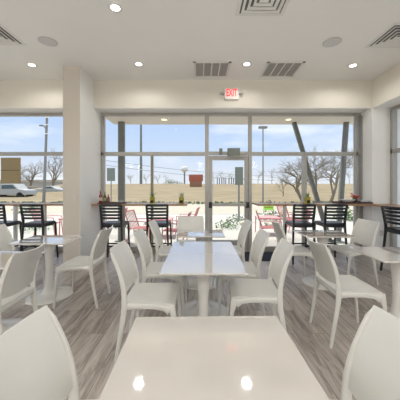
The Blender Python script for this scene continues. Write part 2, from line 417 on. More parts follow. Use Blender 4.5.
# L shaped counter as one outline
t = empty('window_counter', (1.165, 5.02, CT)); tag(t, 'wooden bar counter right of the door turning the corner along the side window', 'counter', 'bar counters along the windows')
mb = MB(); ol = [(0, 0), (2.26, 0), (2.26, -3.2), (2.76, -3.2), (2.76, .125), (2.37, .125), (2.37, .46), (0, .46)]
lo_ = [mb.bm.verts.new((x, y, -.035)) for x, y in ol]; hi_ = [mb.bm.verts.new((x, y, 0)) for x, y in ol]
mb.face(lo_[::-1]); mb.face(hi_)
for i in range(8): mb.face([lo_[i], lo_[(i+1) % 8], hi_[(i+1) % 8], hi_[i]])
mb.build('counter_top', M['counter'], t, bevel=.004, smooth=False)
for (x, y) in ((.575, .12), (2.5, -3.0)):
    MB().box(x-.028, x+.028, y-.028, y+.028, -CT, -.035).build('post', M['post'], t, bevel=.004)

# ------------------------------------------------------------------ tables
def table(x0, x1, y0, y1, label, rz=0):
    w, dpt = (x1-x0)/2, (y1-y0)/2
    t = empty('dining_table', ((x0+x1)/2, (y0+y1)/2, 0), rz); tag(t, label, 'table', 'white pedestal dining tables')
    MB().box(-w, w, -dpt, dpt, .722, .74).build('table_top', M['table'], t, bevel=.004)
    prof = [(.035, .025), (.20, .026), (.12, .034), (.085, .06), (.062, .12), (.050, .22), (.045, .34), (.049, .46), (.062, .58), (.085, .68), (.105, .722)]
    MB().lathe(prof[1:], n=32).build('pedestal', M['tedge'], t)
    rb = .29 if dpt > .25 else .27
    MB().lathe([(rb, .0), (rb, .010), (rb-.012, .020), (.17, .0265)], n=48).build('base_plate', M['tedge'], t)
    return t
table(-.338, .422, .72, 1.346, 'nearest white table filling the bottom centre of the picture', R(1.1))
table(-.328, .39, 2.0, 2.572, 'white table second from the camera in the centre row, showing its whole front edge')
table(-.328, .39, 2.576, 3.15, 'white table pushed against the far edge of the second centre table')
table(-.325, .35, 3.47, 4.0, 'small white table at the far end of the centre row')
table(-2.335, -1.645, 3.04, 3.56, 'white table in front of the pillar on the left')
table(1.485, 2.165, 3.46, 3.98, 'white table on the right in front of the window bar stools')
table(1.71, 2.40, 2.32, 2.88, 'white table cut by the right edge of the picture')
table(-2.34, -1.65, 2.14, 2.68, 'white table at the left edge, mostly behind a chair back')

# ------------------------------------------------------------------ white dining chair, faces +x, origin on the floor under the seat
def back_x(z):   # fore-aft line of the upright
    pts = [(0, -.245), (.20, -.205), (.38, -.172), (.46, -.168), (.57, -.178), (.67, -.206), (.76, -.246), (.86, -.300)]
    for (z0, x0), (z1, x1) in zip(pts, pts[1:]):
        if z <= z1:
            f = (z-z0)/(z1-z0); return x0+(x1-x0)*f
    return pts[-1][1]
def sm_back(z): return (back_x(z-.03 if z > .03 else z)+back_x(z)+back_x(min(z+.03, .86)))/3
def make_chair():
    root = empty('dining_chair'); tag(root, 'x', 'chair', 'white plastic dining chairs')
    cm = M['chair']
    # seat
    def seat_fn(u, v):
        xx = -.185+.42*u; hw = .195+.02*u
        # rounded front corners
        e = max(0, (u-.86)/.14); hw *= 1-.10*e*e
        yy = (2*v-1)*hw
        z = .452-.012*math.exp(-((u-.42)/.3)**2)*(1-(2*v-1)**2)-.018*max(0, (u-.8)/.2)**2
        return Vector((xx, yy, z)), Vector((0, 0, 1))
    MB().grid(seat_fn, 16, 12, .016).build('seat', cm, root)
    # rails round the seat with arched joins
    mb = MB()
    for s in (-1, 1):
        mb.tube([(-.172, s*.196, .425), (-.08, s*.199, .428), (.06, s*.204, .428), (.15, s*.208, .420), (.195, s*.21, .405)],
                [(.026, .013), (.019, .012), (.018, .012), (.022, .013), (.036, .014)], 10, up=(0, 0, 1), sq=.6)
    mb.tube([(.222, -.195, .40), (.228, -.15, .425), (.230, 0, .43), (.228, .15, .425), (.222, .195, .40)], [(.03, .011), (.018, .011), (.016, .011), (.018, .011), (.03, .011)], 10, up=(0, 0, 1), sq=.6)
    mb.tube([(-.175, -.19, .43), (-.178, 0, .43), (-.175, .19, .43)], [(.02, .012)]*3, 10, up=(0, 0, 1), sq=.6)
    mb.build('seat_frame', cm, root)
    for s in (-1, 1):   # rear legs run on as the uprights of the back
        zs = [0, .1, .2, .3, .38, .44, .50, .56, .62, .68, .74, .79, .828]
        pts = [(sm_back(z), s*(.205 if z < .4 else .205-.012*(z-.4)/.45), z) for z in zs]
        rad = [(.013+.011*min(1, z/.42) - .010*max(0, (z-.42)/.42), .0115) for z in zs]
        rad[-1] = (.006, .006)
        MB().tube(pts, rad, 10, up=(1, 0, 0), sq=.6).build('leg', cm, root)
    for s in (-1, 1):
        MB().tube([(.262, s*.212, 0), (.245, s*.211, .2), (.232, s*.210, .34), (.215, s*.209, .405), (.205, s*.207, .438)], [(.0125, .0115), (.015, .013), (.019, .014), (.03, .014), (.034, .012)], 10, up=(1, 0, 0), sq=.6).build('leg', cm, root)
    def bfn(u, v):
        yy = 2*u-1; z = .495+.342*v
        z += (.012*(yy*yy)-.006)*v            # corners rise a little
        z += .022*(1-v)*(1-yy*yy)*-1 + .022*(1-v)
        hw = .203-.010*v
        bow = .042*(1-yy*yy)
        return Vector((sm_back(min(z, .86))-bow*(.35+.65*v), yy*hw, z)), Vector((.95, 0, .25)).normalized()
    MB().grid(bfn, 20, 12, .011).build('backrest', cm, root)
    return root
chair = make_chair(); E, W_, S_ = 0, math.pi, -math.pi/2
CH_LIST = [
 (-.385, .90, R(0), 'white chair back cut by the bottom left corner, left of the nearest table'),
 (.475, .90, R(180), 'white chair back cut by the bottom right corner, right of the nearest table'),
 (-.44, 2.22, E, 'white chair left of the centre row, nearest the front table'),
 (-.43, 2.90, E, 'second white chair back on the left of the centre row'),
 (-.43, 3.72, E, 'white chair left of the small far table in the centre row'),
 (.52, 2.33, R(176), 'white chair right of the centre row, its seat nearest the front table'),
 (.455, 2.88, W_, 'second white chair back on the right of the centre row'),
 (.44, 3.76, W_, 'white chair right of the small far table, in front of the door'),
 (-.17, 4.24, S_, 'white chair facing the camera at the far head of the centre row'),
 (-1.455, 3.15, W_, 'white chair in front of the pillar showing all its legs, right of the left table'),
 (-2.42, 3.27, E, 'white chair at the left edge, left of the table by the pillar'),
 (-1.73, 2.13, W_, 'large white chair back at the left edge with its seat under the table there'),
 (1.405, 2.43, E, 'white chair alone in the right aisle, its seat toward the right edge table'),
 (1.41, 3.75, E, 'white chair with a thin back left of the right window-side table'),
 (2.31, 3.80, R(190), 'white chair facing left by the corner pier, right of the window-side table'),
]
for i, (x, y, rz, lab) in enumerate(CH_LIST):
    place(chair, i > 0, x, y, rz, lab, sc=(1.1, 1.14, 1.06) if 'far head' in lab else ((1, 1, 1.09) if 'bottom' in lab else None))

# ------------------------------------------------------------------ black bar stool, faces +y
def make_stool():
    root = empty('bar_stool'); tag(root, 'x', 'bar stool', 'black slatted bar stools'); bk = M['black']
    def sfn(u, v):
        yy = -.17+.37*v; hw = .185+.015*v
        return Vector(((2*u-1)*hw, yy, .735-.010*(1-(2*u-1)**2)*math.sin(math.pi*v))), Vector((0, 0, 1))
    MB().grid(sfn, 12, 12, .022).build('seat', bk, root)
    mb = MB()
    mb.tube([(-.19, -.17, .70), (0, -.19, .70), (.19, -.17, .70)], [(.03, .012)]*3, 8, up=(0, 0, 1), sq=.6)
    mb.tube([(-.2, .19, .70), (.2, .19, .70)], [(.025, .012)]*2, 8, up=(0, 0, 1), sq=.6)
    for s in (-1, 1): mb.tube([(s*.19, -.17, .70), (s*.2, .19, .70)], [(.025, .012)]*2, 8, up=(0, 0, 1), sq=.6)
    mb.build('seat_frame', bk, root)
    for s in (-1, 1):
        MB().tube([(s*.215, -.235, 0), (s*.20, -.20, .35), (s*.185, -.175, .70), (s*.182, -.18, .80), (s*.188, -.205, .95), (s*.195, -.235, 1.10)],
                  [(.016, .015), (.018, .017), (.022, .019), (.02, .022), (.018, .022), (.014, .018)], 10, up=(0, 1, 0), sq=.6).build('leg', bk, root)
        MB().tube([(s*.225, .235, 0), (s*.21, .21, .38), (s*.2, .19, .72)], [(.015, .015), (.017, .016), (.02, .018)], 10, up=(0, 1, 0), sq=.6).build('leg', bk, root)
    for q in range(5):
        z = .845+q*.060; yb = -.18-(z-.78)*.17; hgt = .021 if q < 4 else .026
        MB().tube([(-.185, yb, z), (-.09, yb-.02, z), (0, yb-.026, z), (.09, yb-.02, z), (.185, yb, z)], [(hgt, .008)]*5, 8, up=(0, 0, 1), sq=.6).build('back_slat', bk, root)
    MB().tube([(-.2, -.203, .33), (.2, -.203, .33)], [(.016, .010)]*2, 8, up=(0, 0, 1), sq=.6).build('footrest', bk, root)
    MB().tube([(-.213, .215, .28), (.213, .215, .28)], [(.016, .010)]*2, 8, up=(0, 0, 1), sq=.6).build('footrest', bk, root)
    for s in (-1, 1): MB().tube([(s*.205, -.21, .27), (s*.215, .215, .27)], [(.014, .009)]*2, 8, up=(0, 0, 1), sq=.6).build('footrest', bk, root)
    return root
stool = make_stool()
for i, (x, y, rz, lab) in enumerate([
 (-3.80, 4.82, 0, 'black slatted bar stool cut by the left edge'),
 (-3.10, 4.82, 0, 'black slatted bar stool at the left counter, nearest the pillar'),
 (-1.64, 4.82, 0, 'black slatted bar stool just right of the pillar beside the bottles'),
 (-.79, 4.82, 0, 'black slatted bar stool nearest the left side of the door'),
 (1.92, 4.82, 0, 'black slatted bar stool right of the door, beside the white counter post'),
 (2.505, 4.82, 0, 'black slatted bar stool below the tray and flowers'),
 (3.33, 4.06, R(-88), 'black slatted bar stool at the right edge facing the side window')]):
    place(stool, i > 0, x, y, rz, lab)

# ------------------------------------------------------------------ things on the counters
def bottle(u, Y, h, r, body, lab, labelmat):
    t = empty('sauce_bottle', ((u-200)*Y/F, Y, CT+.022)); tag(t, lab, 'bottle', 'bottles by the pillar')
    MB().lathe([(r*.9, 0), (r, .01), (r, h*.5), (r*.85, h*.62), (r*.4, h*.75), (r*.36, h*.9)], n=18).build('body', body, t); t = t.children[0] if t.children else bpy.data.objects[[o.name for o in COL.objects if o.parent == t][0]]
    MB().lathe([(r*1.02, h*.15), (r*1.02, h*.45)], n=18).build('bottle_label', labelmat, t)
    MB().lathe([(r*.42, h*.86), (r*.42, h)], n=14).build('cap', M['cap'] if body is not M['glassgreen'] else M['leaf'], t)
t = MB().box(-.24, .30, -.12, .12, 0, .012).box(-.24, .30, -.12, -.105, .012, .022).box(-.24, .30, .105, .12, .012, .022).box(-.24, -.225, -.105, .105, .012, .022).box(.285, .30, -.105, .105, .012, .022).build('serving_tray', M['tray'], loc=(-1.86, 5.24, CT+.001), bevel=.003)
tag(t, 'dark serving tray under the bottles on the counter by the pillar', 'tray')
for a in ((100.6, 5.24, .235, .034, M['glassred'], 'red bottle with a pale label, leftmost on the tray', M['label']),
          (104.9, 5.22, .215, .033, M['glassgreen'], 'dark green bottle in the middle of the tray', M['brown']),
          (108.3, 5.24, .165, .032, M['glassred'], 'short dark red bottle, rightmost on the tray', M['dark'])): bottle(*[a[0], a[1], a[2], a[3], a[4], a[5], a[6]])
bo = MB().lathe([(.03, 0), (.07, .03), (.075, .034), (.06, .03), (.028, .006)], n=24).build('small_dish', M['plate'], loc=(-1.66, 5.26, CT+.0135)); tag(bo, 'small pale dish at the right end of the bottle tray', 'dish')

def planter(u, Y, lab):
    t = empty('small_planter', ((u-200)*Y/F, Y, CT)); tag(t, lab, 'planter', 'small olive planters on the counters')
    mb = MB(); s = .052
    mb.tube([(0, 0, .001), (0, 0, .14)], [(s*.92, s*.92), (s, s)], 12, up=(1, 0, 0), sq=.45); pt = mb.build('pot', M['olive'], t)
    MB().box(-.032, .032, -s-.006, -s+.01, .018, .07).build('front_panel', M['soil'], pt, bevel=.003)
    mb = MB()
    for i in range(26):
        a = random.uniform(0, 6.28); l = random.uniform(.05, .13); e = random.uniform(.2, .8)
        p = Vector((random.uniform(-.03, .03), random.uniform(-.03, .03), .138)); d_ = Vector((math.cos(a)*e, math.sin(a)*e, 1)).normalized()
        q = p+d_*l; s_ = d_.cross(Vector((0, 0, 1))).normalized()*.006
        mb.tube([p, (p+q)/2+Vector((0, 0, .01)), q], [.0015, .003, .0008], 5)
    mb.build('foliage', M['leaf'], t)
planter(152.4, 5.22, 'small olive planter on the counter in front of the thin window mullion')
planter(181.5, 5.22, 'small olive planter at the counter end nearest the door')
planter(307.5, 5.22, 'small olive planter on the counter right of the door')
cup = empty('small_glass', ((269.5-200)*5.22/F, 5.22, CT)); tag(cup, 'small dark glass on the counter near the door end', 'glass')
MB().lathe([(.022, .001), (.026, .075), (.024, .075), (.020, .006)], n=18).build('tumbler', M['grille'], cup)

tr = MB().box(-.34, .36, -.14, .14, 0, .02).box(-.34, .36, -.14, -.12, .02, .034).box(-.34, .36, .12, .14, .02, .034).box(-.34, -.32, -.12, .12, .02, .034).box(.34, .36, -.12, .12, .02, .034).build('serving_tray', M['tray'], loc=(3.20, 5.28, CT+.001), bevel=.004)
tag(tr, 'dark rectangular tray with dishes and flowers in the right corner of the counter', 'tray')
pl = MB().lathe([(.07, 0), (.12, .03), (.155, .062), (.15, .062), (.11, .04), (.04, .03)], n=28).build('serving_dish', M['plate'], loc=(3.09, 5.25, CT+.022)); tag(pl, 'pale oval dish on the tray below the flowers', 'dish', 'dishes on the corner tray')
pl2 = MB().lathe([(.05, 0), (.075, .02), (.085, .048), (.08, .048), (.06, .03), (.03, .02)], n=28).build('serving_dish', M['plate'], loc=(3.44, 5.23, CT+.022)); tag(pl2, 'smaller pale dish right of the flowers on the tray', 'dish', 'dishes on the corner tray')
fa = empty('flower_arrangement', (3.30, 5.33, CT+.0225)); tag(fa, 'small bunch of red and pink flowers on the tray in the corner', 'flowers')
MB().lathe([(.035, 0), (.055, .05), (.05, .075), (.045, .075), (.03, .01)], n=20).build('bowl', M['tray'], fa)
mb = MB()
for i in range(40):
    a = random.uniform(0, 6.28); e = random.uniform(.3, 1.3); p = Vector((0, 0, .06)); d_ = Vector((math.cos(a)*e, math.sin(a)*e, .9)).normalized(); l = random.uniform(.05, .11)
    mb.tube([p, p+d_*l*.6, p+d_*l], [.003, .010, .001], 5)
fl = mb.build('foliage', M['leaf'], fa)
for i, (dx, dy, dz, m) in enumerate([(-.07, 0, .12, 'flowerp'), (-.045, -.04, .15, 'flowerp'), (-.02, -.03, .10, 'flower'), (.02, -.05, .11, 'flower'), (.05, -.02, .12, 'flower'), (.075, .0, .10, 'flower'), (.0, .03, .13, 'flower'), (-.05, .03, .17, 'flowerp')]):
    mb = MB()
    for k in range(7):
        a = k*.9; mb.tube([(dx, dy, dz-.01), (dx+.018*math.cos(a), dy+.018*math.sin(a), dz+.012), (dx+.028*math.cos(a), dy+.028*math.sin(a), dz+.004)], [.003, .012, .003], 6)
    mb.build('blossom', M[m], fl)

# brown paper board hung in the left window
t = empty('window_board', (-198*5.47/F+.0, 5.47, 0)); tag(t, 'square brown board hanging inside the left window', 'board')
t.location = ((10.8-200)*5.46/F, 5.46, 1.44+15.5*5.46/F)
MB().box(-.21, .21, -.012, .012, -.28, .28).build('panel', M['brown'], t, bevel=.003)
MB().box(-.212, .212, -.016, -.010, .0, .012).build('fold_seam', M['tray'], t)
MB().box(-.19, -.18, .012, .03, -.26, .28).box(.18, .19, .012, .03, -.26, .28).build('bracket', M['post'], t)

# ------------------------------------------------------------------ outside
st('ground_patio', [(-60, 60, YW+.06, 13.0, -.12, -.012)], M['concrete'], 'pale concrete patio outside the windows', 'patio')
st('ground_parking', [(-90, 90, 13.0, 21.0, -.16, -.05)], M['asphalt'], 'bright pale parking lot beyond the patio', 'parking lot')
mb = MB(); nx, ny = 70, 30; V = []
def fz(x, y):
    f = min(1, max(0, (y-23)/30)); f = f*f*(3-2*f)
    h = 1.95 if x > -26 else 1.95*max(0, 1-(-26-x)/8)
    return -.05+f*h+.05*math.sin(x*.3+y*.2)*f
for i in range(nx+1):
    V.append([])
    for j in range(ny+1):
        x = -130+260*i/nx; y = 21+j*j*.11; V[-1].append(mb.bm.verts.new((x, y, fz(x, y))))
for i in range(nx):
    for j in range(ny): mb.face([V[i][j], V[i+1][j], V[i+1][j+1], V[i][j+1]])
o = mb.build('ground_field', M['field']); tag(o, 'dry tan grass field rising beyond the parking lot', 'field', kind='structure')
MB2 = st('trim_curb', [(-90, 90, 12.85, 13.0, -.13, .0)], M['concrete'], 'pale curb between patio and parking lot', 'curb')
# canopy and steel columns
M['clamp'] = emit('canopy_lamp_glow', (1, .88, .6), .9)
t = empty('entrance_canopy', (0, 6.2, 3.14)); tag(t, 'flat canopy outside over the storefront windows', 'canopy')
MB().box(-2.35, 4.35, YO-6.2+.01, .65, -.02, .22).build('roof_slab', M['canopy'], t, bevel=.01)
for u in (164, 288):
    MB().lathe([(.07, -.021), (.06, -.03), (.04, -.03)], c=((u-200)*6.35/F, .12), n=24).build('canopy_light', M['clamp'], t)
def column(pa, pb, r, lab):
    pa, pb = Vector(pa), Vector(pb)
    o = empty('canopy_column', pb); tag(o, lab, 'column', 'steel canopy columns')
    MB().tube([Vector((0, 0, .02)), pa-pb], r, 16, up=(1, 0, 0), sq=.5).build('shaft', M['steel'], o)
    MB().box(-.14, .14, -.14, .14, .0, .03).build('foot_plate', M['steel'], o, bevel=.004)
column((-2.07, 6.6, 3.12), (-2.07, 6.6, -.011), .085, 'vertical grey steel canopy column near the pillar')
column((2.48, 6.6, 3.12), (3.42, 6.6, -.011), .055, 'leaning grey steel column slanting down to the right behind the right window')
column((3.86, 6.6, 3.12), (3.56, 6.45, -.011), .06, 'leaning grey steel column nearest the corner pier')

# pink outdoor chairs, face +x
def make_pchair(m):
    root = empty('patio_chair'); tag(root, 'x', 'patio chair', 'pink metal patio chairs')
    mb = MB()
    for q in range(7): y = -.2+.4*q/6; mb.tube([(-.22, y, .36), (.24, y, .39)], .009, 6)
    mb.tube([(-.22, -.24, .36), (-.22, .24, .36)], .014, 8); mb.tube([(.24, -.24, .39), (.24, .24, .39)], .014, 8); mb.build('seat', m, root)
    mb = MB()
    for q in range(7): y = -.2+.4*q/6; mb.tube([(-.22, y, .36), (-.30, y, .58), (-.38, y, .80)], .009, 6)
    mb.tube([(-.38, -.23, .80), (-.38, .23, .80)], .016, 8)
    for s in (-1, 1): mb.tube([(-.22, s*.23, .36), (-.30, s*.23, .58), (-.38, s*.23, .80)], .014, 6)
    mb.build('backrest', m, root)
    for s in (-1, 1):
        MB().tube([(-.30, s*.245, 0), (-.22, s*.24, .36)], .014, 8).build('leg', m, root)
        MB().tube([(.28, s*.245, 0), (.24, s*.24, .39)], .014, 8).build('leg', m, root)
        MB().tube([(-.30, s*.25, .56), (0, s*.26, .57), (.24, s*.25, .56), (.25, s*.245, .39)], .013, 8).build('armrest', m, root)
    return root
pc = make_pchair(M['pink'])
PZ = -.012
for i, (x, y, rz, lab) in enumerate([
  (1.86, 6.55, R(-12), 'pink patio chair outside just right of the door'),
  (-1.50, 6.50, R(-15), 'pink patio chair outside right of the vertical canopy column'),
  (-.62, 6.10, R(175), 'pink patio chair outside behind the stool left of the door'),
  (-.42, 7.6, R(172), 'pink patio chair outside just left of the door frame'),
  (2.55, 6.75, R(170), 'pink patio chair outside behind the two right stools'),
  (2.95, 8.1, R(20), 'farther pink patio chair outside behind the right stools'),
  (-3.15, 6.6, R(170), 'pink patio chair outside left of the pillar'),
  (-4.35, 7.2, R(5), 'pink patio chair outside behind the left stools'),
  (-2.55, 7.3, R(185), 'pink patio chair outside partly hidden by the pillar')]):
    place(pc, i > 0, x, y, rz, lab, z=PZ)
def ptable(x, y, lab):
    t = empty('patio_table', (x, y, PZ)); tag(t, lab, 'patio table', 'red metal patio tables')
    mb = MB(); mb.box(-.32, .32, -.32, .32, .50, .515); mb.box(-.32, .32, -.32, -.30, .48, .50); mb.box(-.32, .32, .30, .32, .48, .50); mb.build('table_top', M['pink'], t)
    for sx in (-1, 1):
        for sy in (-1, 1): MB().tube([(sx*.30, sy*.30, 0), (sx*.29, sy*.29, .5)], .016, 8).build('leg', M['pink'], t)
ptable(-1.12, 7.25, 'low pink metal table outside between the two left patio chairs')
ptable(-3.75, 7.5, 'low pink metal table outside behind the left stools')
ptable(2.05, 7.6, 'low pink metal table outside behind the right stools')

# shrubs, rocks
def shrub(x, y, z, r, h, lab, m=None, n=140):
    mb = MB()
    for i in range(n):
        a = random.uniform(0, 6.28); rr = r*math.sqrt(random.random()); zz = h*random.uniform(.08, 1)*(1-.5*(rr/r)**2)
        p = Vector((rr*math.cos(a), rr*math.sin(a), zz)); s = random.uniform(.35, .8)*min(r, h)*.28
        d1 = Vector([random.gauss(0, 1) for _ in range(3)]).normalized(); d2 = d1.cross(Vector((random.random(), random.random(), 1))).normalized()
        vs = [mb.bm.verts.new(p+d1*s), mb.bm.verts.new(p+d2*s*.5), mb.bm.verts.new(p-d1*s), mb.bm.verts.new(p-d2*s*.5)]; mb.face(vs)
    for i in range(6):
        a = i*1.05; mb.tube([(0, 0, 0), (r*.4*math.cos(a), r*.4*math.sin(a), h*.6)], [.012, .004], 5)
    o = mb.build('shrub', m or M['leaf'], loc=(x, y, z)); tag(o, lab, 'shrub', 'shrubs outside'); return o
shrub(.92, 8.6, PZ, .42, .30, 'low green shrub outside the glass door')
shrub(1.55, 10.2, PZ, .5, .30, 'low green shrub outside left of the pink chair right of the door', M['leafd'])
shrub(3.0, 10.8, PZ, .6, .40, 'dull green shrub outside behind the white counter post', M['leafd'])
shrub(6.4, 10.8, PZ, .6, .55, 'round green shrub outside beside the corner pier')
shrub(-2.9, 8.6, PZ, .5, .25, 'low shrub outside right of the vertical canopy column', M['leafd'])
shrub(-5.4, 8.2, PZ, .6, .30, 'green shrub outside under the left counter')
shrub(-9.4, 13.8, -.05, .8, .5, 'shrub beside the parking lot left of the pillar', M['leafd'])
shrub(-1.6, 9.2, PZ, .5, .25, 'low shrub outside behind the stool left of the door', M['leafd'])
for i, (u, Yd, s) in enumerate([(272, 8.9, .15), (280, 8.1, .15), (287, 9.3, .14), (294, 9.9, .18), (268, 9.2, .16), (219, 7.9, .12), (243, 9.3, .15), (145, 8.2, .16), (137, 7.9, .14), (126, 9.4, .13), (152, 8.0, .14), (338, 8.8, .2)]):
    bm_ = MB(); bmesh.ops.create_icosphere(bm_.bm, subdivisions=2, radius=1)
    for v in bm_.bm.verts: v.co *= random.uniform(.85, 1.12); v.co.z *= .55; v.co *= s
    mn = min(v.co.z for v in bm_.bm.verts)
    o = bm_.build('landscape_rock', M['rock'], loc=((u-200)*Yd/F, Yd, PZ-mn-.01)); tag(o, 'pale landscape rock on the ground outside the windows', 'rock', 'landscape rocks outside')
mb = MB()
for i in range(1100):
    x = random.uniform(-30, 30); y = random.uniform(20.2, 21.6); h = random.uniform(.05, .22); a = random.uniform(0, 3.14)
    p = Vector((x, y, -.05)); dx = Vector((math.cos(a), math.sin(a), 0))*random.uniform(.05, .14)
    mb.face([mb.bm.verts.new(p-dx), mb.bm.verts.new(p+dx), mb.bm.verts.new(p+dx*1.2+Vector((0, .05, h))), mb.bm.verts.new(p-dx*.8+Vector((0, -.03, h*.9)))])
o = mb.build('verge_plants', M['leafd'], smooth=False); tag(o, 'low green plants along the far edge of the parking lot', 'plants', kind='stuff')

# lime notice board outside
t = empty('lime_notice_board', ((268.5-200)*13.6/F, 13.6, -.05)); tag(t, 'bright lime green board outside under the right counter', 'sign')
MB().box(-.28, .28, -.012, .012, .18, .58).build('panel', M['lime'], t, bevel=.004)
MB().box(-.24, .24, -.014, -.011, .30, .37).build('stripe', M['leafd'] if 0 else M['olive'], t)
for s in (-1, 1): MB().box(s*.25-.015, s*.25+.015, .012, .04, 0, .5).build('leg', M['pole'], t)

# traffic sign backs
def road_sign(u, v0, v1, w, Y, lab, zb=-.05):
    x = (u-200)*Y/F; z1 = CH-(v0-186)*Y/F; z0 = CH-(v1-186)*Y/F
    t = empty('road_sign', (x, Y, zb)); tag(t, lab, 'sign', 'grey backs of signs on poles outside')
    MB().box(-w/2, w/2, -.01, .01, z0-zb, z1-zb).build('sign_plate', M['signgrey'], t, bevel=.004)
    MB().tube([(0, .035, 0), (0, .035, z1-zb)], .04, 8).build('sign_pole', M['pole'], t)
road_sign(111, 168, 181, .62, 19, 'square grey sign back on a pole left of the vertical canopy column')
road_sign(239, 167, 185, .34, 10.5, 'tall grey sign back on a pole seen through the glass door', -.012)
# brick monument sign at the field edge
x0 = px(189, 0, 42).x; x1 = px(203, 0, 42).x
t = empty('monument_sign', ((x0+x1)/2, 42, 1.2)); tag(t, 'red brown brick sign standing on the field left of the door', 'sign')
hw = (x1-x0)/2
MB().box(-hw, hw, -.25, .25, 1.05, CH+11.5*42/F-1.2).build('upper_panel', M['brick'], t, bevel=.03)
MB().box(-hw*.9, hw*.85, -.2, .2, -.3, 1.05).build('base_wall', M['brick2'], t, bevel=.03)
# row of posts
for i, u in enumerate((217.3, 219.5, 221.8, 224, 225.8, 229, 231.6, 233.6)):
    Y = 50; x = px(u, 0, Y).x; z = fz(x, Y)
    o = MB().tube([(0, 0, -.05), (0, 0, CH+(8.6-(i % 3)*.5)*Y/F-z)], .085 if i != 5 else .12, 8).build('bollard_post', M['gate'] if i not in (5,) else M['brown'], loc=(x, Y, z))
    tag(o, 'upright post in the row on the field ridge seen through the door', 'post', 'posts on the field ridge')
# distant poles
def pole(name, u0, v0, v1, Y, r, lab, m=None, lean=0, lamp=None, zb=None):
    top = px(u0+lean, v0, Y); base = px(u0, v1, Y)
    t = empty(name, base); tag(t, lab, 'pole')
    MB().tube([Vector((0, 0, 0)), top-base], [r, r*.7], 8).build('shaft', m or M['pole'], t)
    e = top-base
    if lamp:
        MB().tube([e, e+Vector((lamp*.5, 0, .12)), e+Vector((lamp, 0, .05))], [r*.6, r*.5, r*.5], 6).build('lamp_arm', M['pole'], t)
        MB().box(-.35, .35, -.15, .15, -.08, .08, Matrix.Translation(e+Vector((lamp*1.2, 0, .05)))).build('lamp_head', M['pole'], t)
    return t, e
pole('street_light', 263, 128, 209, 21, .07, 'tall grey street light outside right of the door', lamp=-.01)
pole('light_mast', 141, 124.5, 185, 50, .28, 'tall pale mast on the horizon right of the vertical canopy column', M['signgrey'])
t, e = pole('utility_pole', 43.6, 116, 206, 22, .13, 'tall leaning utility pole behind the left window', M['pole'], lean=3.4)
MB().tube([e*.86+Vector((-.1, 0, 0)), e*.86+Vector((-.25, 0, .28)), e*.86+Vector((-.35, 0, .26))], .04, 6).build('lamp_arm', M['pole'], t)
MB().box(-.2, .1, -.1, .1, -.05, .05, Matrix.Translation(e*.86+Vector((-.40, 0, .26)))).build('lamp_head', M['pole'], t)
for q in (.98, .9, .8): MB().tube([e*q+Vector((-.05, -.15, 0)), e*q+Vector((.25, -.15, 0))], .05, 6).build('insulator', M['white'], t)
# water-tower like round lamp
Y = 70; b_ = px(184.5, 186, Y); t = empty('round_top_mast', (b_.x, Y, fz(b_.x, Y)-.2)); tag(t, 'short mast with a round pale top left of the brick sign', 'mast')
MB().tube([(0, 0, 0), (0, 0, 3.6)], .22, 8).build('shaft', M['pole'], t)
MB().lathe([(.2, 3.5), (.9, 4.0), (1.0, 4.5), (.8, 5.0), (.3, 5.2)], n=16).build('head', M['white'], t)
# overhead wire
def wire(pts, lab):
    P = [px(*p) for p in pts]; mb = MB(); L = []
    for i in range(25):
        f = i/24; p = P[0].lerp(P[1], f); p.z -= .9*math.sin(math.pi*f); L.append(p)
    mb.tube(L, .022, 5); o = mb.build('overhead_wire', M['pole']); tag(o, lab, 'wire', 'overhead wires outside')
wire([(48, 152, 26), (330, 176, 40)], 'upper thin overhead wire crossing the sky beyond the windows')
wire([(48, 157, 26), (330, 180, 40)], 'lower thin overhead wire crossing the sky beyond the windows')

# bare trees
def tree(u, Y, h, spread, lab, depth=6, tr=.13, lean=0, seed=1, zb=None, nk=3):
    rd = random.Random(seed); mb = MB(); x = (u-200)*Y/F; z = zb if zb is not None else fz(x, Y)
    def br(p, d, l, r, k):
        m_ = p+d*l*.5+Vector([rd.gauss(0, l*.05) for _ in range(3)]); e_ = p+d*l
        mb.tube([p, m_, e_], [r, r*.82, r*.62], 6 if k > 3 else 4)
        if k == 0: return
        for i in range(nk if k < depth else nk+1):
            nd = (d+Vector((rd.gauss(0, .55)*spread, rd.gauss(0, .5), rd.gauss(.12, .35)))).normalized()
            if nd.z < -.15: nd.z = abs(nd.z)*.3; nd.normalize()
            br(e_ if i else m_, nd, l*rd.uniform(.62, .86), r*.56, k-1)
    br(Vector((0, 0, -.1)), Vector((lean, 0, 1)).normalized(), h*.26, tr, depth)
    o = mb.build('bare_tree', M['bark'], loc=(x, Y, z)); tag(o, lab, 'tree', 'leafless trees outside'); return o
tree(304, 22.5, 6.0, 1.6, 'large leafless tree beyond the thin mullion right of the door', 6, .17, -.45, 11, nk=3)
tree(318, 25.5, 6.4, 1.3, 'leafless tree between the two leaning columns', 6, .13, -.1, 12)
tree(330, 22.5, 6.4, 1.6, 'large leafless tree near the right leaning column', 6, .16, .35, 15)
tree(283, 30, 3.6, 1.0, 'thin leafless tree right of the street light', 4, .07, 0, 14)
tree(30, 55, 9.5, 1.3, 'leafless tree right of the brown board in the left window', 5, .28, .1, 16, zb=0)
tree(18, 60, 9.0, 1.3, 'leafless tree behind the brown board in the left window', 5, .28, 0, 19, zb=0)
tree(54, 42, 8.5, .7, 'slim leafless tree between the utility pole and the pillar', 5, .2, 0, 17, zb=0)
for i, (u, s, h) in enumerate([(131, 21, 3.2), (146, 22, 3.4), (158, 23, 3.6), (166, 24, 3), (214, 25, 4), (222, 26, 4.5), (229, 27, 4), (243, 28, 3.5), (258, 29, 5), (272, 31, 5.2), (349, 30, 5.5), (338, 32, 5.5)]):
    tree(u, 62+(i % 3)*2, h*1.2, 1.3, 'small leafless tree on the ridge of the field', 4, .07, 0, 40+s)
